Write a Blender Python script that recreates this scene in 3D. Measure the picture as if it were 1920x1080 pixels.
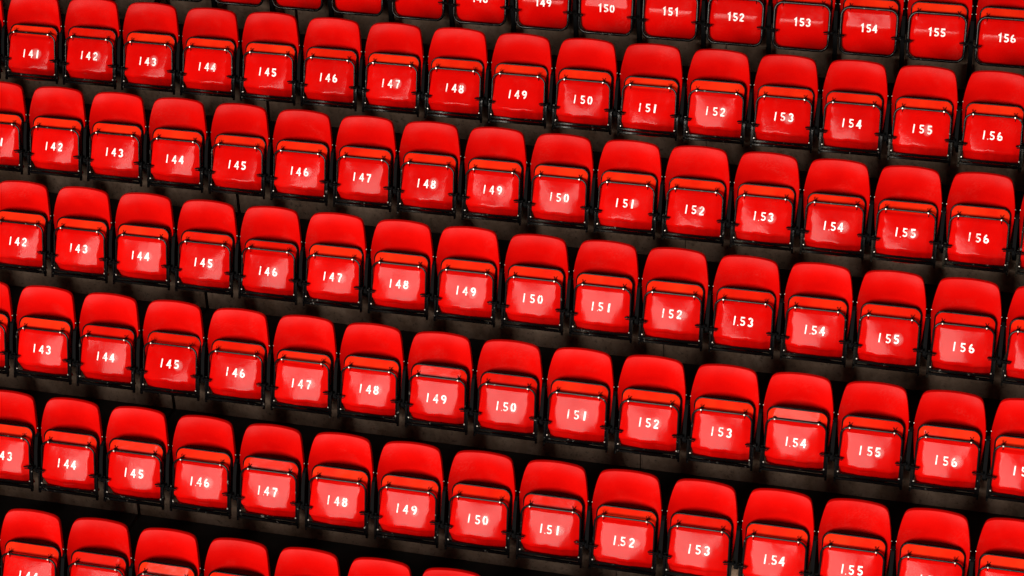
import bpy, math, random
from mathutils import Vector, Matrix

random.seed(7)
rad = math.radians
scene = bpy.context.scene
for o in list(bpy.data.objects):
    bpy.data.objects.remove(o)
COL = scene.collection

# ------------------------------------------------------------------ the stand's measures (metres)
PITCH = 0.49                     # seat to seat
RAKE = rad(28.0)
SLOPE = 1.7408 * PITCH           # row to row, along the slope
TREAD, RISE = SLOPE * math.cos(RAKE), SLOPE * math.sin(RAKE)
NUMZ = 0.535                     # height of the painted number above the tread
TAU = rad(16.0)                  # backward lean of the tipped-up seat

# ------------------------------------------------------------------ camera
FPX = 4285.0                     # focal length in pixels of a 1920 px wide picture
a = Vector((0.96352505, 0.10567992, -0.24586832))
b = Vector((0.21663704, -0.84740734, 0.48473622))
n = Vector((-0.15712373, -0.52031967, -0.83939238))
t = Vector((-0.652081153, 0.0312266218, 32.5943482)) * PITCH
up = b * math.sin(RAKE) + n * math.cos(RAKE)
bk = b * math.cos(RAKE) - n * math.sin(RAKE)
# world axes: X along the rows, Y away from the camera, Z up; origin = number of seat 149 in the fourth row
cpos = Vector((-a.dot(t), -bk.dot(t), -up.dot(t)))
cx = Vector((a.x, bk.x, up.x)); cy = Vector((a.y, bk.y, up.y)); cz = Vector((a.z, bk.z, up.z))
cam_d = bpy.data.cameras.new('camera')
cam = bpy.data.objects.new('camera', cam_d); COL.objects.link(cam)
M = Matrix((cx, -cy, -cz)).transposed().to_4x4(); M.translation = cpos
cam.matrix_world = M
cam_d.sensor_width = 36.0; cam_d.lens = FPX * 36.0 / 1920.0
cam_d.clip_end = 5000.0
scene.camera = cam

def project(p):
    d = p - cpos
    z = d.dot(cz)
    return 960 + FPX * d.dot(cx) / z, 540 + FPX * d.dot(cy) / z

# ------------------------------------------------------------------ light
SUN_EL, SUN_AZ = rad(16.0), rad(-14.0)          # azimuth from the stand's front, negative = left
world = bpy.data.worlds.new('World'); scene.world = world; world.use_nodes = True
nt = world.node_tree; nt.nodes.clear()
wo = nt.nodes.new('ShaderNodeOutputWorld'); bg = nt.nodes.new('ShaderNodeBackground'); sky = nt.nodes.new('ShaderNodeTexSky')
SKY_BLOCKER_Z, SKY_BLOCKER_EDGE = 9.5, -17.5                # height and front edge of the added deck that limits the sky seen
sky.sky_type = 'NISHITA'; sky.sun_disc = False
sky.sun_elevation = SUN_EL; sky.sun_rotation = math.pi - SUN_AZ
sky.air_density = 1.0; sky.dust_density = 3.0; sky.ozone_density = 1.0
bg.inputs['Strength'].default_value = 0.035
nt.links.new(sky.outputs[0], bg.inputs[0]); nt.links.new(bg.outputs[0], wo.inputs[0])
sd = bpy.data.lights.new('sun', 'SUN'); sd.energy = 3.6; sd.angle = rad(24.0); sd.color = (1.0, 0.93, 0.86)
sun = bpy.data.objects.new('sun', sd); COL.objects.link(sun)
to_sun = Vector((math.sin(SUN_AZ) * math.cos(SUN_EL), -math.cos(SUN_AZ) * math.cos(SUN_EL), math.sin(SUN_EL)))
sun.rotation_euler = to_sun.to_track_quat('Z', 'Y').to_euler()
sun.location = (0, -20, 12)
scene.view_settings.view_transform = 'Standard'
scene.view_settings.look = 'None'
scene.view_settings.exposure = 0.68
scene.view_settings.gamma = 1.0

# ------------------------------------------------------------------ materials
def new_mat(name):
    m = bpy.data.materials.new(name); m.use_nodes = True
    nt = m.node_tree
    return m, nt, nt.nodes['Principled BSDF'], nt.links

def ramp(nt, src, stops):
    r = nt.nodes.new('ShaderNodeValToRGB')
    e = r.color_ramp.elements
    e[0].position, e[0].color = stops[0][0], (*stops[0][1], 1)
    e[1].position, e[1].color = stops[-1][0], (*stops[-1][1], 1)
    for pos, c in stops[1:-1]:
        k = e.new(pos); k.color = (*c, 1)
    nt.links.new(src, r.inputs[0])
    return r.outputs[0]

def noise(nt, scale, detail=4.0, rough=0.55, rand=True, stretch=None):
    tc = nt.nodes.new('ShaderNodeTexCoord'); n_ = nt.nodes.new('ShaderNodeTexNoise')
    n_.inputs['Scale'].default_value = scale; n_.inputs['Detail'].default_value = detail; n_.inputs['Roughness'].default_value = rough
    src = tc.outputs['Object']
    if stretch:
        mp = nt.nodes.new('ShaderNodeMapping'); mp.inputs['Scale'].default_value = stretch
        nt.links.new(src, mp.inputs[0]); src = mp.outputs[0]
    nt.links.new(src, n_.inputs['Vector'])
    if rand:
        oi = nt.nodes.new('ShaderNodeObjectInfo'); mu = nt.nodes.new('ShaderNodeMath'); mu.operation = 'MULTIPLY'
        mu.inputs[1].default_value = 37.0
        nt.links.new(oi.outputs['Random'], mu.inputs[0])
        n_.noise_dimensions = '4D'; nt.links.new(mu.outputs[0], n_.inputs['W'])
    return n_.outputs['Fac']

def bump(nt, bsdf, src, strength, dist):
    bp = nt.nodes.new('ShaderNodeBump'); bp.inputs['Strength'].default_value = strength; bp.inputs['Distance'].default_value = dist
    nt.links.new(src, bp.inputs['Height']); nt.links.new(bp.outputs[0], bsdf.inputs['Normal'])

def red_plastic(name, rough, spec, lip_sheen):
    m, nt, p, L = new_mat(name)
    def mix(fac, a_, b_):
        k = nt.nodes.new('ShaderNodeMix'); k.data_type = 'RGBA'
        for sock, v in (('Factor', fac), ('A', a_), ('B', b_)):
            if hasattr(v, 'links'): L.new(v, k.inputs[sock])
            else: k.inputs[sock].default_value = v
        return k.outputs['Result']
    base = ramp(nt, noise(nt, 7.0, 5.0), [(0.25, (0.43, 0.0014, 0.001)), (0.75, (0.52, 0.0022, 0.0013))])
    oi = nt.nodes.new('ShaderNodeObjectInfo')
    base = mul(nt, base, ramp(nt, oi.outputs['Random'], [(0.0, (0.86, 0.8, 0.8)), (1.0, (1.0, 1.0, 1.0))]))
    # dusty scuffs: fine speckle inside a few large patches
    patch = ramp(nt, noise(nt, 5.0, 2.0), [(0.52, (0, 0, 0)), (0.72, (1, 1, 1))])
    speck = ramp(nt, noise(nt, 90.0, 4.0, 0.8), [(0.45, (0, 0, 0)), (0.75, (0.30, 0.30, 0.30))])
    base = mix(mul(nt, patch, speck), base, (0.52, 0.06, 0.05, 1))
    if lip_sheen:        # warm reflection on the upturned front lip, painted into the base colour as orange
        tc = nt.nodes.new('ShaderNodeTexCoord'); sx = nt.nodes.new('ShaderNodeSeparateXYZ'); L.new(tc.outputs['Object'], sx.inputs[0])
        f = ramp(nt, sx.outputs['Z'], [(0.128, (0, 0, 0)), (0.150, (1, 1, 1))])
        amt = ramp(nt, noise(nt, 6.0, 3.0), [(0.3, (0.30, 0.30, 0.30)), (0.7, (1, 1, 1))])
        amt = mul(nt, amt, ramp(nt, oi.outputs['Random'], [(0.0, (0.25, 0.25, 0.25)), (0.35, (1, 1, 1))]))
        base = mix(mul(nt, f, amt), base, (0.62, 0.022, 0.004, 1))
    L.new(base, p.inputs['Base Color'])
    L.new(ramp(nt, noise(nt, 22.0, 6.0, 0.65), [(0.3, (rough - .03,) * 3), (0.75, (rough + .06,) * 3)]), p.inputs['Roughness'])
    p.inputs['IOR'].default_value = 1.5; p.inputs['Specular IOR Level'].default_value = spec
    b1 = nt.nodes.new('ShaderNodeBump'); b1.inputs['Strength'].default_value = 1.0; b1.inputs['Distance'].default_value = .0045 if lip_sheen else .002
    L.new(noise(nt, 5.0, 1.5), b1.inputs['Height'])
    b2 = nt.nodes.new('ShaderNodeBump'); b2.inputs['Strength'].default_value = 0.12; b2.inputs['Distance'].default_value = .003
    L.new(noise(nt, 40.0, 3.0), b2.inputs['Height']); L.new(b1.outputs[0], b2.inputs['Normal']); L.new(b2.outputs[0], p.inputs['Normal'])
    return m
def mul(nt, x, y):
    k = nt.nodes.new('ShaderNodeMix'); k.data_type = 'RGBA'; k.blend_type = 'MULTIPLY'; k.inputs['Factor'].default_value = 1.0
    nt.links.new(x, k.inputs['A']); nt.links.new(y, k.inputs['B']); return k.outputs['Result']
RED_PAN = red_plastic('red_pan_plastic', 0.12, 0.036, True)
RED_BACK = red_plastic('red_back_plastic', 0.40, 0.035, False)

def black_metal(name, wear):
    m, nt, p, L = new_mat(name)
    w = ramp(nt, noise(nt, 26.0, 5.0, 0.7), [(wear, (0, 0, 0)), (wear + .035, (1, 1, 1))])
    mx = nt.nodes.new('ShaderNodeMix'); mx.data_type = 'RGBA'
    mx.inputs['A'].default_value = (0.003, 0.003, 0.0033, 1); mx.inputs['B'].default_value = (0.16, 0.145, 0.13, 1)
    L.new(w, mx.inputs['Factor']); L.new(mx.outputs['Result'], p.inputs['Base Color'])
    p.inputs['Roughness'].default_value = 0.14; p.inputs['Specular IOR Level'].default_value = 0.07
    bump(nt, p, noise(nt, 60.0, 3.0), 0.25, 0.002)
    return m
BLACK = black_metal('black_painted_steel', 0.70)
BLACK_WORN = black_metal('black_worn_steel', 0.63)
BLACK_WORN.node_tree.nodes['Principled BSDF'].inputs['Specular IOR Level'].default_value = .12
MATT = black_metal('matt_black_steel', 0.9); MATT.node_tree.nodes['Principled BSDF'].inputs['Roughness'].default_value = .7
MATT.node_tree.nodes['Principled BSDF'].inputs['Specular IOR Level'].default_value = .02

m, nt, p, L = new_mat('zinc_bolt'); ZINC = m
p.inputs['Base Color'].default_value = (0.62, 0.58, 0.52, 1); p.inputs['Metallic'].default_value = 0.6; p.inputs['Roughness'].default_value = 0.35

m, nt, p, L = new_mat('white_stencil_paint'); WHITE = m
c = ramp(nt, noise(nt, 45.0, 5.0, 0.7), [(0.34, (0.50, 0.16, 0.15)), (0.50, (0.80, 0.78, 0.78))])
L.new(c, p.inputs['Base Color']); p.inputs['Roughness'].default_value = 0.6

m, nt, p, L = new_mat('white_overspray'); SPRAY = m
at = nt.nodes.new('ShaderNodeAttribute'); at.attribute_name = 'fade'
nz = noise(nt, 60.0, 4.0, 0.7)
mu = nt.nodes.new('ShaderNodeMath'); mu.operation = 'MULTIPLY'; L.new(at.outputs['Fac'], mu.inputs[0]); L.new(nz, mu.inputs[1])
mu2 = nt.nodes.new('ShaderNodeMath'); mu2.operation = 'MULTIPLY'; mu2.inputs[1].default_value = 0.38; L.new(mu.outputs[0], mu2.inputs[0])
L.new(mu2.outputs[0], p.inputs['Alpha'])
p.inputs['Base Color'].default_value = (0.8, 0.78, 0.78, 1); p.inputs['Roughness'].default_value = 0.6

m, nt, p, L = new_mat('moulded_letter_red'); LETTER = m
p.inputs['Base Color'].default_value = (0.40, 0.0015, 0.001, 1); p.inputs['Roughness'].default_value = 0.25; p.inputs['Specular IOR Level'].default_value = 0.02

m, nt, p, L = new_mat('concrete'); CONCRETE = m
c1 = ramp(nt, noise(nt, 3.0, 7.0, 0.62), [(0.25, (0.105, 0.066, 0.042)), (0.55, (0.205, 0.142, 0.100)), (0.8, (0.31, 0.230, 0.172))])
sp = ramp(nt, noise(nt, 38.0, 4.0, 0.7), [(0.30, (0.30, 0.28, 0.26)), (0.46, (1, 1, 1))])
st = ramp(nt, noise(nt, 4.0, 6.0, 0.65, True, (1.3, 1.0, 0.8)), [(0.36, (0.45, 0.37, 0.30)), (0.60, (1, 1, 1))])
L.new(mul(nt, mul(nt, c1, sp), st), p.inputs['Base Color']); p.inputs['Roughness'].default_value = 0.85
bump(nt, p, noise(nt, 50.0, 6.0, 0.7), 0.5, 0.004)

m, nt, p, L = new_mat('pitch_grass'); GRASS = m
c = ramp(nt, noise(nt, 0.4, 6.0, 0.6, False), [(0.3, (0.05, 0.075, 0.03)), (0.7, (0.08, 0.11, 0.045))])
L.new(c, p.inputs['Base Color']); p.inputs['Roughness'].default_value = 0.9

# ------------------------------------------------------------------ mesh helpers
class MB:
    def __init__(s): s.v = []; s.f = []
    def add(s, vs, fs):
        k = len(s.v); s.v += [tuple(x) for x in vs]; s.f += [tuple(i + k for i in q) for q in fs]
    def box(s, x0, x1, y0, y1, z0, z1, bev=0.0):
        if bev <= 0:
            s.add([(x, y, z) for x in (x0, x1) for y in (y0, y1) for z in (z0, z1)],
                  [(0, 1, 3, 2), (4, 6, 7, 5), (0, 4, 5, 1), (2, 3, 7, 6), (0, 2, 6, 4), (1, 5, 7, 3)])
            return
        # box long along x with chamfered edges in the y-z section
        sec = [(y0 + bev, z0), (y1 - bev, z0), (y1, z0 + bev), (y1, z1 - bev), (y1 - bev, z1), (y0 + bev, z1), (y0, z1 - bev), (y0, z0 + bev)]
        s.add([(x0, y, z) for y, z in sec] + [(x1, y, z) for y, z in sec],
              [(i, (i + 1) % 8, 8 + (i + 1) % 8, 8 + i) for i in range(8)] + [tuple(range(7, -1, -1)), tuple(range(8, 16))])
    def tube(s, pts, r, seg=8, closed=False):
        pts = [Vector(q) for q in pts]; N = len(pts); vs = []; ref = None
        for i, q in enumerate(pts):
            d = (pts[(i + 1) % N] - pts[i - 1]) if closed or 0 < i < N - 1 else (pts[1] - pts[0] if i == 0 else pts[-1] - pts[-2])
            d.normalize()
            if ref is None: ref = d.orthogonal()
            u = (ref - d * ref.dot(d)).normalized(); ref = u; w = d.cross(u)
            vs += [q + (u * math.cos(2 * math.pi * k / seg) + w * math.sin(2 * math.pi * k / seg)) * r for k in range(seg)]
        fs = []
        for i in range(N if closed else N - 1):
            j = (i + 1) % N
            for k in range(seg):
                l = (k + 1) % seg
                fs.append((i * seg + k, i * seg + l, j * seg + l, j * seg + k))
        if not closed:
            fs += [tuple(range(seg - 1, -1, -1)), tuple((N - 1) * seg + k for k in range(seg))]
        s.add(vs, fs)
    def disc(s, c, axis, r, h, seg=8, dome=0.5):
        c = Vector(c); d = Vector(axis).normalized(); u = d.orthogonal().normalized(); w = d.cross(u)
        ring = lambda rr, hh: [c + d * hh + (u * math.cos(2 * math.pi * k / seg) + w * math.sin(2 * math.pi * k / seg)) * rr for k in range(seg)]
        vs = ring(r, 0) + ring(r, h * dome) + ring(r * .55, h)
        fs = [(q * seg + k, q * seg + (k + 1) % seg, (q + 1) * seg + (k + 1) % seg, (q + 1) * seg + k) for q in range(2) for k in range(seg)]
        s.add(vs, fs + [tuple(2 * seg + k for k in range(seg))])
    def mesh(s, name, mat, smooth=35):
        me = bpy.data.meshes.new(name); me.from_pydata(s.v, [], s.f); me.update()
        me.materials.append(mat)
        if smooth:
            me.polygons.foreach_set('use_smooth', [True] * len(me.polygons)); me.set_sharp_from_angle(angle=rad(smooth))
        return me

def interp(tab, x):
    if x <= tab[0][0]: return tab[0][1]
    for (x0, y0), (x1, y1) in zip(tab, tab[1:]):
        if x <= x1:
            k = (x - x0) / (x1 - x0); return y0 + (y1 - y0) * k
    return tab[-1][1]

def sstep(e0, e1, x):
    k = min(1, max(0, (x - e0) / (e1 - e0))); return k * k * (3 - 2 * k)

# ------------------------------------------------------------------ seat geometry, in the leaning panel's frame: x across, z up the panel (L), y = -N (N towards the viewer)
RIM_L = 0.205
VAR = {}
for q_ in range(7):
    r_ = random.Random(40 + q_)
    VAR[f'a{q_}'] = dict(p=[r_.uniform(0, 6.28) for _ in range(6)], dish=r_.uniform(-.002, .003), f=r_.uniform(-.7, .7), s0=r_.uniform(.140, .156))
VAR['b'] = VAR['a0']
def pan_N(x, L_, kind='a0'):
    """height of the tipped seat's underside above its panel plane; every variant a little differently warped"""
    v = VAR[kind]; p_ = v['p']; ax = abs(x)
    if kind == 'b':
        lo = .010
        N = (.125 - max(lo, min(.125, L_))) * math.tan(rad(9.0))
    else:
        lo = -.112 + .003 * math.sin(x * 38 + p_[0]) + .0015 * math.sin(x * 95 + p_[1])
        u = (.125 - max(lo, min(.125, L_))) / .237
        k = 3.0 * min(1.6, (x / .15) ** 2)
        t0, t1 = math.tan(rad(15.5 + v['f'] - k)), math.tan(rad(11.1 + v['f'] - k))
        N = .237 * (t0 * u + (t1 - t0) * u * u / 2)
    N -= v['dish'] * max(0, 1 - (x / .15) ** 2) * max(0, 1 - ((L_ - .01) / .125) ** 2)
    s0 = v['s0'] + .006 * math.sin(L_ * 42 + p_[2 if x > 0 else 3]) + .003 * math.sin(L_ * 90 + p_[4 if x > 0 else 5])
    N -= 0.014 * sstep(s0, .208, ax)
    if L_ > .112: N -= .011 * sstep(.112, .130, L_) + max(0, L_ - .125) * .34            # front lip, set back behind the hoop
    if L_ < lo:
        q = (lo - L_)
        N -= (q * .80 * sstep(0, .028, q)) if kind != 'b' else (q * q * 1.1)
    return N

def pan_mesh(kind):
    b_ = MB()
    hw, rt = .1935, .052
    bot = -.206 if kind[0] == 'a' else -.200
    Ls = [bot + (RIM_L - bot) * i / 44 for i in range(45)]
    nx = 36
    def half(L_):
        q = RIM_L - L_
        h = hw
        if q < rt: h = hw - rt + math.sqrt(max(0, rt * rt - (rt - q) ** 2))
        if kind == 'b':
            q = L_ - bot
            if q < .06: h = hw - .06 + math.sqrt(max(0, .06 ** 2 - (.06 - q) ** 2))
        return h
    rows = []
    for L_ in Ls:
        h = half(L_); r = []
        for i in range(nx + 1):
            x = h * (-1 + 2 * i / nx)
            l2 = L_
            if kind[0] == 'a' and L_ < -.15:   # bowed lower edge
                l2 = L_ - .016 * (1 - (x / hw) ** 2) * (-.15 - L_) / .056
            r.append((x, -pan_N(x, L_, kind), l2))
        rows.append(r)
    vs = [q for r in rows for q in r]; W = nx + 1; R = len(rows)
    fs = [(j * W + i, j * W + i + 1, (j + 1) * W + i + 1, (j + 1) * W + i) for j in range(R - 1) for i in range(nx)]
    edge = [i for i in range(W)] + [j * W + nx for j in range(1, R)] + [(R - 1) * W + i for i in range(nx - 1, -1, -1)] + [j * W for j in range(R - 2, 0, -1)]
    k = len(vs)
    depth = 0.020
    vs += [(vs[e][0] * .985, vs[e][1] + depth, vs[e][2] * .985) for e in edge]
    E = len(edge)
    fs += [(edge[i], k + i, k + (i + 1) % E, edge[(i + 1) % E]) for i in range(E)]
    # back sheet of the pan
    k2 = len(vs); vs.append((0, .035, 0))
    nf = len(fs); fs += [(k + i, k2, k + (i + 1) % E) for i in range(E)]
    b_.add(vs, fs)
    me = b_.mesh('seat_pan', RED_PAN, 38); me.materials.append(MATT)      # far side blackened to stop red bounce and deepen the backrest's shade
    for f_ in me.polygons[nf:]: f_.material_index = 1
    return me

def arc(cx_, cz_, r, a0, a1, k=6):
    return [(cx_ + r * math.cos(rad(a0 + (a1 - a0) * i / k)), cz_ + r * math.sin(rad(a0 + (a1 - a0) * i / k))) for i in range(k + 1)]

def rim_mesh(kind):
    b_ = MB(); h, r = .199, .054; y = .034
    pts = [(-h + .004, -.07)] + [(-h, .0), (-h, .08)] + arc(-h + r, RIM_L - r, r, 180, 90) + arc(h - r, RIM_L - r, r, 90, 0) + [(h, .08), (h, .0), (h - .004, -.07)]
    b_.tube([(x, y + (.012 if z < .1 else .0), z) for x, z in pts], .0050, 8)
    p2 = [(x * 1.008, y + .013 + (.012 if z < .1 else .0), z + .0015) for x, z in pts]
    b_.tube(p2, .0048, 8)
    k = len(pts); b_.add([(x, y + (.012 if z < .1 else .0), z) for x, z in pts] + p2, [(i, i + 1, k + i + 1, k + i) for i in range(k - 1)])
    return b_.mesh('rim_edging', BLACK, 50)

def hoop_mesh(kind):
    b_ = MB(); h, r, top = .198, .056, .139; y = -.018
    if kind[0] == 'a':
        pts = [(-h - .002, -.205), (-h - .002, -.1), (-h, .03)] + arc(-h + r, top - r, r, 180, 90) + arc(h - r, top - r, r, 90, 0) + [(h, .03), (h + .002, -.1), (h + .002, -.205)]
        b_.tube([(x, y, z) for x, z in pts], .0070, 8)
    else:
        h = .203; r = .06; bo = -.198
        pts = arc(-h + r, top - r, r, 180, 90) + arc(h - r, top - r, r, 90, 0) + arc(h - r, bo + r, r, 0, -90) + arc(-h + r, bo + r, r, 270, 180)
        b_.tube([(x, y, z) for x, z in pts], .0105, 8, True)
    return b_.mesh('frame_hoop', BLACK_WORN, 50)

def base_mesh():
    b_ = MB()
    b_.box(-.214, .214, -.024, -.004, -.199, -.181, .004)
    b_.box(-.222, .222, -.030, -.008, -.2235, -.2045, .004)
    return b_.mesh('base_bar', BLACK_WORN, 30)

def post_mesh():
    b_ = MB()
    b_.box(-.0065, .0065, -.030, -.012, -.241, -.052, .003)
    b_.box(-.0130, -.0075, -.020, .0, -.224, -.062)
    return b_.mesh('side_post', BLACK_WORN, 30)

def pin_mesh():
    b_ = MB()
    b_.tube([(-.046, 0, 0), (.012, 0, 0)], .0056, 8)
    b_.tube([(.012, 0, 0), (.026, 0, 0)], .0115, 6)
    b_.tube([(-.012, 0, 0), (-.004, 0, 0)], .0095, 8)
    b_.tube([(-.040, .0, -.0125), (.008, .0, -.0125)], .0035, 6)
    return b_.mesh('pivot_pin', BLACK_WORN, 40)

def bolt_mesh(r):
    b_ = MB(); b_.disc((0, 0, 0), (0, -1, 0), r, .005)
    return b_.mesh('bolt', ZINC, 40)
def side_bolt_mesh():
    b_ = MB(); b_.disc((0, 0, 0), (1, 0, 0), .004, .006)
    return b_.mesh('bolt', ZINC, 40)

def clip_mesh():
    """strap that ties the hoop to the pan: a short tongue below and a forked pair above"""
    b_ = MB()
    b_.tube([(0, -.011, .0), (0.001, -.004, -.012), (.0015, -.002, -.030)], .0026, 5)
    b_.tube([(0, -.010, .0), (-.002, .004, .012), (-.012, .0135, .026)], .0024, 5)
    b_.tube([(0, -.010, .0), (.003, .004, .012), (.010, .0135, .028)], .0024, 5)
    b_.box(-.012, .014, .0015, .005, .004, .011)
    return b_.mesh('hoop_clip', BLACK, 40)

def bracket_mesh():
    """black side standard between two seats, bolted to the riser (seat frame: y back, z up from the number)"""
    prof = [(-.045, -.085), (.000, .060), (.040, .150), (.075, .165), (.125, .130), (.150, .02), (.1985, -.10), (.1985, -.24), (.15, -.24), (.06, -.135), (-.02, -.115)]
    b_ = MB(); N = len(prof)
    for x0, x1, s in ((-.012, .012, 1.0),):
        vs = [(x0, y, z) for y, z in prof] + [(x1, y, z) for y, z in prof]
        b_.add(vs, [(i, (i + 1) % N, N + (i + 1) % N, N + i) for i in range(N)] + [tuple(range(N - 1, -1, -1)), tuple(range(N, 2 * N))])
    b_.box(-.019, .019, .1985 - .008, .1985, -.25, -.09)
    return b_.mesh('support_bracket', MATT, 30)

def leg_mesh():
    b_ = MB()
    b_.box(-.015, .015, -.02, .02, -NUMZ + .008, -.06)
    b_.box(-.030, .030, -.045, .055, -NUMZ + .006, -NUMZ + .012)
    b_.box(-.013, .013, -.02, .12, -.06, .11)
    return b_.mesh('leg', MATT, 30)

BACK_TAB = [(0, .140), (.003, .163), (.007, .1755), (.013, .184), (.022, .1905), (.038, .197), (.065, .2045), (.10, .2115), (.14, .2185), (.18, .224), (.22, .2265), (.26, .2265), (.32, .222), (.40, .214), (.48, .206)]
def back_pt(x, s):
    hw = .2265
    y = .173 - s * math.tan(rad(12.0)) - (.018 + .018 * sstep(0, .16, s)) * (x / hw) ** 2 - .012 * (abs(x) / hw) ** 6
    y += .010 * max(0, 1 - s / .09) ** 2 + .095 * math.exp(-((s - .27) / .13) ** 2) * max(0, 1 - (x / hw) ** 2)
    arch = .013 * (x / .18) ** 2 * max(0, 1 - s / .12)
    return (x, y, .391 - s - arch)
def backrest_mesh():
    S = [0, .001, .003, .006, .010, .015, .021, .028, .037, .05, .065, .08, .1, .12, .14, .16, .18, .2, .225, .25, .28, .32, .36, .40, .44, .48]
    nx = 28; rows = []
    for s in S:
        w = interp(BACK_TAB, s)
        rows.append([back_pt(w * math.sin(math.pi / 2 * (-1 + 2 * i / nx)) * .35 + w * (-1 + 2 * i / nx) * .65, s) for i in range(nx + 1)])
    vs = [q for r in rows for q in r]; W = nx + 1; R = len(rows)
    fs = [(j * W + i, (j + 1) * W + i, (j + 1) * W + i + 1, j * W + i + 1) for j in range(R - 1) for i in range(nx)]
    edge = [i for i in range(W)] + [j * W + nx for j in range(1, R)] + [(R - 1) * W + i for i in range(nx - 1, -1, -1)] + [j * W for j in range(R - 2, 0, -1)]
    E = len(edge)
    k = len(vs)      # small rounded edge, then a flange turned back
    vs += [(vs[e][0] * 1.012, vs[e][1] + .005, vs[e][2] + (.002 if vs[e][2] > .3 else 0)) for e in edge]
    vs += [(vs[e][0] * 1.010, vs[e][1] + .026, vs[e][2] + (.001 if vs[e][2] > .3 else 0)) for e in edge]
    for q in (0, 1):
        A = (lambda i: edge[i % E]) if q == 0 else (lambda i: k + i % E)
        B = (lambda i: k + i % E) if q == 0 else (lambda i: k + E + i % E)
        fs += [(A(i), A(i + 1), B(i + 1), B(i)) for i in range(E)]
    k3 = len(vs)     # rear face, a little inside
    vs += [(q[0] * .985, q[1] + .012, q[2]) for q in vs[:W * R]]
    fs += [tuple(k3 + i for i in reversed(f)) for f in fs[:(R - 1) * nx]]
    b_ = MB(); b_.add(vs, fs)
    return b_.mesh('backrest', RED_BACK, 50)

# ------------------------------------------------------------------ stencilled digits: strokes in a 0..1 box
def ea(cx_, cz_, rx, rz, a0, a1, k=8):
    return [(cx_ + rx * math.cos(rad(a0 + (a1 - a0) * i / k)), cz_ + rz * math.sin(rad(a0 + (a1 - a0) * i / k))) for i in range(k + 1)]
DIG = {
    '0': [ea(.5, .5, .36, .42, 100, 260, 10), ea(.5, .5, .36, .42, 80, -80, 10)],
    '1': [[(.5, 0), (.5, 1)]],
    '2': [ea(.5, .70, .34, .22, 170, -30, 9) + [(.46, .34), (.14, .09)], [(.10, .09), (.92, .09)]],
    '3': [ea(.46, .715, .34, .20, 160, -85, 9), ea(.46, .29, .38, .21, 85, -160, 9)],
    '4': [[(.66, 0), (.66, 1)], [(.60, .93), (.08, .33), (.52, .33)], [(.74, .33), (.96, .33)]],
    '5': [[(.88, .91), (.22, .91), (.17, .55)], ea(.46, .315, .38, .225, 128, -150, 10)],
    '6': [ea(.52, .30, .36, .21, 165, -190, 14), ea(.66, .34, .52, .58, 100, 172, 7)],
    '7': [[(.06, .91), (.94, .91)], [(.86, .84), (.56, .45), (.42, 0)]],
    '8': [ea(.5, .72, .30, .19, 75, -255 + 0, 12), ea(.5, .285, .37, .20, 100, -250, 14)],
    '9': [ea(.48, .70, .36, .21, -15, 340, 14), ea(.34, .66, .52, .58, 8, -80, 7)],
}
def stroke(b_, pts, w, ox, oz, sx, sz, kind):
    P0 = [Vector((ox + x * sx, oz + z * sz)) for x, z in pts]
    P = [P0[0]]
    for p0, p1 in zip(P0, P0[1:]):
        k = max(1, math.ceil((p1 - p0).length / .008)); P += [p0.lerp(p1, i / k) for i in range(1, k + 1)]
    q = []
    for i, p_ in enumerate(P):
        d0 = (P[i] - P[i - 1]).normalized() if i else (P[1] - P[0]).normalized()
        d1 = (P[i + 1] - P[i]).normalized() if i < len(P) - 1 else d0
        d = (d0 + d1).normalized(); c_ = max(.55, d.dot(d1)); nn = Vector((-d.y, d.x)) * (w / 2 / c_)
        q.append((p_ + nn, p_ - nn))
    vs = []
    for l, r in q:
        for s in (l, r): vs.append((s.x, -pan_N(s.x, s.y, kind) - .0012, s.y))
    b_.add(vs, [(2 * i, 2 * i + 1, 2 * i + 3, 2 * i + 2) for i in range(len(q) - 1)])

def number_parts(num, kind, rnd, parent):
    """the painted number: one flat part for each digit"""
    jx, jz = rnd.uniform(-.004, .004), rnd.uniform(-.004, .004)
    hgt, wid = .060, .036
    for k, ch in enumerate(str(num)):
        b_ = MB()
        if kind[0] == 'a':
            w = (.0086, .0090, .0108)[k]
            cx_ = (-.058, .0, .054)[k] + jx + rnd.uniform(-.002, .002); cz_ = jz + rnd.uniform(-.0015, .0015)
            strokes = DIG[ch]
            if ch == '1':
                strokes = [[(.45, 0), (.55, 1)]]
                if k: w = .0130
        else:
            w, cx_, cz_ = .0105, (-.046, .0, .046)[k] + jx, jz
            strokes = DIG[ch] if ch != '1' else [[(.2, .76), (.58, .96), (.58, 0)]]
        for st_ in strokes: stroke(b_, st_, w, cx_ - wid / 2, cz_ - hgt / 2, wid, hgt, kind)
        put('painted_digit', b_.mesh('painted_digit', WHITE, 0), parent)

def halo_mesh(cx_, cz_, rx, rz, kind):
    b_ = MB(); seg = 18; rings = [0, .45, .75, 1.0]; fade = []
    vs = []
    for q in rings:
        for k in range(seg):
            an = 2 * math.pi * k / seg
            x, z = cx_ + rx * q * math.cos(an), cz_ + rz * q * math.sin(an)
            vs.append((x, -pan_N(x, z, kind) - .0006, z)); fade.append((1 - q) ** .8)
    fs = [(q * seg + k, q * seg + (k + 1) % seg, (q + 1) * seg + (k + 1) % seg, (q + 1) * seg + k) for q in range(len(rings) - 1) for k in range(seg)]
    b_.add(vs, fs); me = b_.mesh('paint_overspray', SPRAY, 60)
    at_ = me.attributes.new('fade', 'FLOAT', 'POINT'); at_.data.foreach_set('value', fade)
    return me

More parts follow.
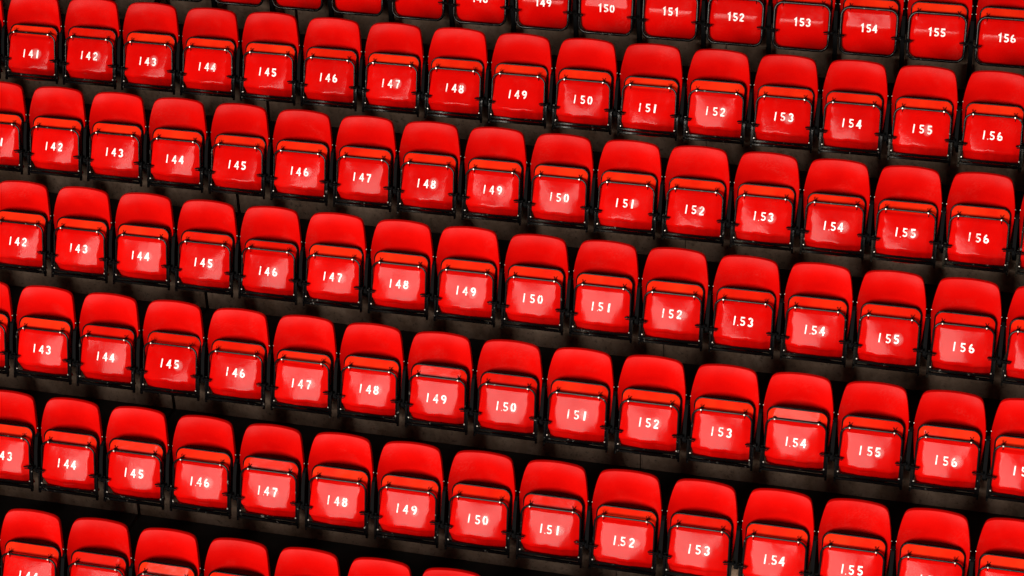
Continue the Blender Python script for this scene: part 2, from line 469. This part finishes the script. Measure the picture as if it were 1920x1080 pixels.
def lettering_mesh(kind):
    b_ = MB(); rnd = random.Random(3)
    for i in range(5):
        z = .098 - i * .0105; x = -.050 + (i % 2) * .008
        while x < .048:
            w = rnd.uniform(.010, .026)
            x1 = min(x + w, .052)
            b_.add([(xx, -pan_N(xx, zz, kind) - .0005, zz) for xx, zz in ((x, z - .0011), (x1, z - .0011), (x1, z + .0011), (x, z + .0011))], [(0, 1, 2, 3)])
            x = x1 + .004
    return b_.mesh('moulded_lettering', LETTER, 0)

ME = {}
for kind in VAR:
    ME['pan', kind] = pan_mesh(kind); ME['rim', kind] = rim_mesh(kind); ME['hoop', kind] = hoop_mesh(kind); ME['letter', kind] = lettering_mesh(kind)
ME['base'] = base_mesh(); ME['post'] = post_mesh(); ME['pin'] = pin_mesh(); ME['bolt'] = bolt_mesh(.0062); ME['low_bolt'] = bolt_mesh(.0055)
ME['side_bolt'] = side_bolt_mesh(); ME['clip'] = clip_mesh(); ME['bracket'] = bracket_mesh(); ME['leg'] = leg_mesh(); ME['back'] = backrest_mesh()

def put(name, me, parent, loc=(0, 0, 0), rot=(0, 0, 0), scale=(1, 1, 1)):
    o = bpy.data.objects.new(name, me); COL.objects.link(o); o.parent = parent
    o.location = loc; o.rotation_euler = rot; o.scale = scale
    return o

# ------------------------------------------------------------------ the terrace
GROUND_Z = -NUMZ - 9 * RISE
gm = MB(); gm.add([(-1500, -1500, GROUND_Z), (1500, -1500, GROUND_Z), (1500, 1500, GROUND_Z), (-1500, 1500, GROUND_Z)], [(0, 1, 2, 3)])
g = put('ground', gm.mesh('ground', GRASS, 0), None); g['kind'] = 'structure'

JOINTS = [(-26.25, .008), (-18.25, .008), (-11.25, .010), (-4.25, .024), (2.78, .006), (9.8, .010), (17.0, .008)]
RISER_Y = 0.200
def step_unit(x0, x1, thick=.16):
    """precast unit: tread with the riser that stands behind it, nose slightly chamfered"""
    b_ = MB()
    y0, y1 = RISER_Y - TREAD, RISER_Y
    prof = [(y0 + .012, -.0), (y1, 0), (y1, RISE - .003), (y1 + .0, RISE - .003), (y1 + .05, RISE - .003), (y1 + .05, -thick), (y0, -thick), (y0, -.010)]
    prof = [(y0 + .010, 0), (y1, 0), (y1, RISE - .012), (y1 + .010, RISE - .0015), (y1 + .08, RISE - .0015), (y1 + .08, -thick), (y0 + .085, -thick), (y0 + .085, -.0018), (y0 + .010, -.0018)]
    prof = [(y0 + .081, 0), (y1, 0), (y1, RISE - .010), (y1 + .010, RISE), (y1 + .08, RISE), (y1 + .08, -thick), (y0 + .081, -thick)]
    N = len(prof)
    b_.add([(x0, y, z) for y, z in prof] + [(x1, y, z) for y, z in prof],
           [(i, N + i, N + (i + 1) % N, (i + 1) % N) for i in range(N)] + [tuple(range(N)), tuple(range(2 * N - 1, N - 1, -1))])
    return b_.mesh('concrete_unit', CONCRETE, 0)
# unseen dark deck added over the rows to block the high sky
m, nt, p, L = new_mat('dark_sky_blocker'); SKY_BLOCKER = m
p.inputs['Base Color'].default_value = (0.03, 0.03, 0.03, 1); p.inputs['Roughness'].default_value = 0.8
rm = MB(); rm.box(-70, 70, SKY_BLOCKER_EDGE, 12, SKY_BLOCKER_Z, SKY_BLOCKER_Z + .5)
ro = put('roof_sky_blocker', rm.mesh('roof_sky_blocker', SKY_BLOCKER, 0), None); ro['kind'] = 'structure'
wm = MB(); wm.box(-70, 70, 11.5, 12, GROUND_Z, SKY_BLOCKER_Z)
wl = put('wall_rear', wm.mesh('wall_rear', CONCRETE, 0), None); wl['kind'] = 'structure'
m, nt, p, L = new_mat('shade_dark_tread'); TREAD_SHADE = m  # near-black floor: shade from the row in front put into the colour
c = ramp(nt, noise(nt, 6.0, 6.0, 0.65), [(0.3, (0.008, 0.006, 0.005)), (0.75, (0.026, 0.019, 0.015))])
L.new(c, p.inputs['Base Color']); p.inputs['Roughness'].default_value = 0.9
def tread_sheet(x0, x1):  # thin sheet laid on each tread to carry the painted shade
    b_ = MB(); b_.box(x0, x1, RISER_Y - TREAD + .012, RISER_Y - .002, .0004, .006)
    return b_.mesh('tread_shade_sheet', TREAD_SHADE, 0)
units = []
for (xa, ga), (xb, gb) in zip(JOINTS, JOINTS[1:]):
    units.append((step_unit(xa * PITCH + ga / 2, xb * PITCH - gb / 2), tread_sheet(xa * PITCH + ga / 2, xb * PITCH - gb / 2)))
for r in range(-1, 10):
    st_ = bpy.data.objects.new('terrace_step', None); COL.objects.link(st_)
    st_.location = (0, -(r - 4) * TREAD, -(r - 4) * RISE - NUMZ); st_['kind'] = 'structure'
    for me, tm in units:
        un = put('concrete_unit', me, st_); put('tread_shade_sheet', tm, un)

# ------------------------------------------------------------------ the seats
ROW = {1: 'cropped top row', 2: 'second row from the top', 3: 'third row from the top', 4: 'fourth row from the top',
       5: 'fifth row from the top', 6: 'sixth row from the top', 7: 'cropped bottom row'}
LOW = {(2, 141), (2, 151), (3, 154), (3, 155), (4, 146), (5, 147), (5, 157), (6, 152)}      # pans hanging lower than their bar
DOTS = {(2, 156), (3, 153), (3, 154), (3, 155), (4, 151), (4, 153), (4, 154), (5, 150), (5, 154), (6, 146), (6, 147), (6, 151), (6, 152), (6, 154), (6, 155)}   # a drop of paint after the 1
TIP = {(5, 145): 6.0, (3, 152): 4.5}                                                         # pans tipped clear of their bar
ORD = {1: 'first', 2: 'second', 3: 'third', 4: 'fourth', 5: 'fifth', 6: 'sixth', 7: 'seventh', 8: 'eighth', 9: 'ninth', 10: 'tenth', 11: 'eleventh', 12: 'twelfth', 13: 'thirteenth', 14: 'fourteenth', 15: 'fifteenth', 16: 'sixteenth', 17: 'seventeenth', 18: 'eighteenth'}
Q = Matrix.Rotation(-TAU, 4, 'X')
def panel(x, L_, y=0.0):       # a point of the leaning panel in seat coordinates
    v = Q @ Vector((x, y, L_)); return Vector((v.x, v.y, v.z + NUMZ))
PIV_L, PIV_Y = -.060, .006

def shown(px, py, m=0): return -m < px < 1920 + m and -m < py < 1080 + m
num_seen = {}
seats = []
for r in range(1, 8):
    for num in range(130, 170):
        base = Vector(((num - 149) * PITCH, -(r - 4) * TREAD, -(r - 4) * RISE - NUMZ))
        pts = [base + panel(x, l) for x in (-.2, 0, .2) for l in (-.22, 0, .2)] + [base + Vector((x, .15, NUMZ + .37 - z)) for x in (-.2, 0, .2) for z in (0, .15)]
        if any(shown(*project(q)) for q in pts):
            u, v = project(base + panel(0, 0))
            num_seen[r, num] = 22 < u < 1898 and 6 < v < 1074
            seats.append((r, num, base))
OUT = set()
for r in range(1, 8):          # two more at each end of a row: they shade the steps seen at the picture's edges
    ns = [q[1] for q in seats if q[0] == r]
    for num in (min(ns) - 2, min(ns) - 1, max(ns) + 1, max(ns) + 2):
        OUT.add((r, num)); seats.append((r, num, Vector(((num - 149) * PITCH, -(r - 4) * TREAD, -(r - 4) * RISE - NUMZ))))
for r, num, base in seats:
    rnd = random.Random(r * 1000 + num)
    kind = 'b' if r == 1 else f'a{rnd.randrange(7)}'
    e = bpy.data.objects.new('stadium_seat', None); COL.objects.link(e); e.location = base
    e['category'] = 'seat'; e['group'] = 'rows of red tip-up stadium seats'
    row_ = sorted(m_ for (rr, m_) in num_seen if rr == r)
    if (r, num) in OUT:
        d = row_[0] - num if num < row_[0] else num - row_[-1]
        e['label'] = f"red tip-up seat, {ORD[d]} beyond the {'left' if num < row_[0] else 'right'} edge, in the {ROW[r]}"
        nth = ''
    else:
        nth = ORD[row_.index(num) + 1]
    if not nth: pass
    elif num_seen[r, num]:
        e['label'] = f'red tip-up seat painted {num}, {nth} from left in the {ROW[r]}'
    else:
        e['label'] = f'red tip-up seat, number cut off, {nth} from left in the {ROW[r]}'
    # backrest, with the fixing bolts on its sides
    bo = put('backrest', ME['back'], e, (rnd.uniform(-.002, .002), 0, NUMZ + rnd.uniform(-.004, .004)), (rad(rnd.uniform(-1.2, 1.2)), rad(rnd.uniform(-.6, .6)), rad(rnd.uniform(-1.3, 1.3))))
    for sx in (-1, 1):
        for s in (.205, .262):
            x, y, z = back_pt(sx * interp(BACK_TAB, s), s)
            put('bolt', ME['side_bolt'], bo, (x + sx * .002, y + .014, z), (0, 0, 0 if sx > 0 else math.pi))
    # tipped-up pan
    tip = TIP.get((r, num), 0.0) + rnd.gauss(0, 1.5)
    drop = -.016 if (r, num) in LOW else rnd.uniform(-.003, .003)
    pv = panel(0, PIV_L, PIV_Y)
    def pan_child(name, me, parent): 
        return put(name, me, parent)
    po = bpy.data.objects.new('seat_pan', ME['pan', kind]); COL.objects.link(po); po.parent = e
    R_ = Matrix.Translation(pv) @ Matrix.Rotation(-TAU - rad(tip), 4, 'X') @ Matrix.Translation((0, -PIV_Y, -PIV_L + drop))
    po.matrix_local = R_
    put('rim_edging', ME['rim', kind], po)
    number_parts(num, kind, rnd, po)
    if r > 1 and rnd.random() < .7:
        put('paint_overspray', halo_mesh(.054 + rnd.uniform(-.012, .014), rnd.uniform(-.008, .006), rnd.uniform(.034, .050), rnd.uniform(.036, .050), kind), po)
    put('moulded_lettering', ME['letter', kind], po)
    if (r, num) in DOTS:       # a stray drop of paint after the 1
        dm = MB(); dr = rnd.uniform(.002, .0032)
        stroke(dm, [(-1, 0), (1, 0)], 2 * dr, -.030 + rnd.uniform(-.003, .003), -.028, dr, dr, kind)
        put('paint_drop', dm.mesh('paint_drop', WHITE, 0), po)
    # steel hoop
    ho = bpy.data.objects.new('frame_hoop', ME['hoop', kind]); COL.objects.link(ho); ho.parent = e
    ho.matrix_local = Matrix.Translation((0, 0, NUMZ)) @ Matrix.Rotation(-TAU - rad(tip * .3), 4, 'X')
    for sx in (-1, 1):
        if kind[0] == 'a':
            put('bolt', ME['bolt'], ho, (sx * .144, -.0245, .139))
            put('bolt', ME['low_bolt'], ho, (sx * .1985, -.0240, -.168))
        put('hoop_clip', ME['clip'], ho, (sx * .144, 0, .137), (0, 0, 0), (sx, 1, 1))
    # base bar, posts, pins and the standard beside the seat
    def leaning(name, me, loc=(0, 0, 0), sx=1):
        o = put(name, me, e, panel(*[loc[0], loc[2], loc[1]]), (-TAU, 0, 0), (sx, 1, 1)); return o
    if kind[0] == 'a':
        leaning('base_bar', ME['base'])
        for sx in (-1, 1): leaning('side_post', ME['post'], (sx * .2155, 0, 0), sx)
    leaning('pivot_pin', ME['pin'], (.213, -.046, -.056)); leaning('pivot_pin', ME['pin'], (-.213, -.046, -.068), -1)
    if kind[0] == 'a': put('support_bracket', ME['bracket'], e, (PITCH / 2, 0, NUMZ))
    else: put('leg', ME['leg'], e, (PITCH / 2, .02, NUMZ))
print('seats', len(seats))
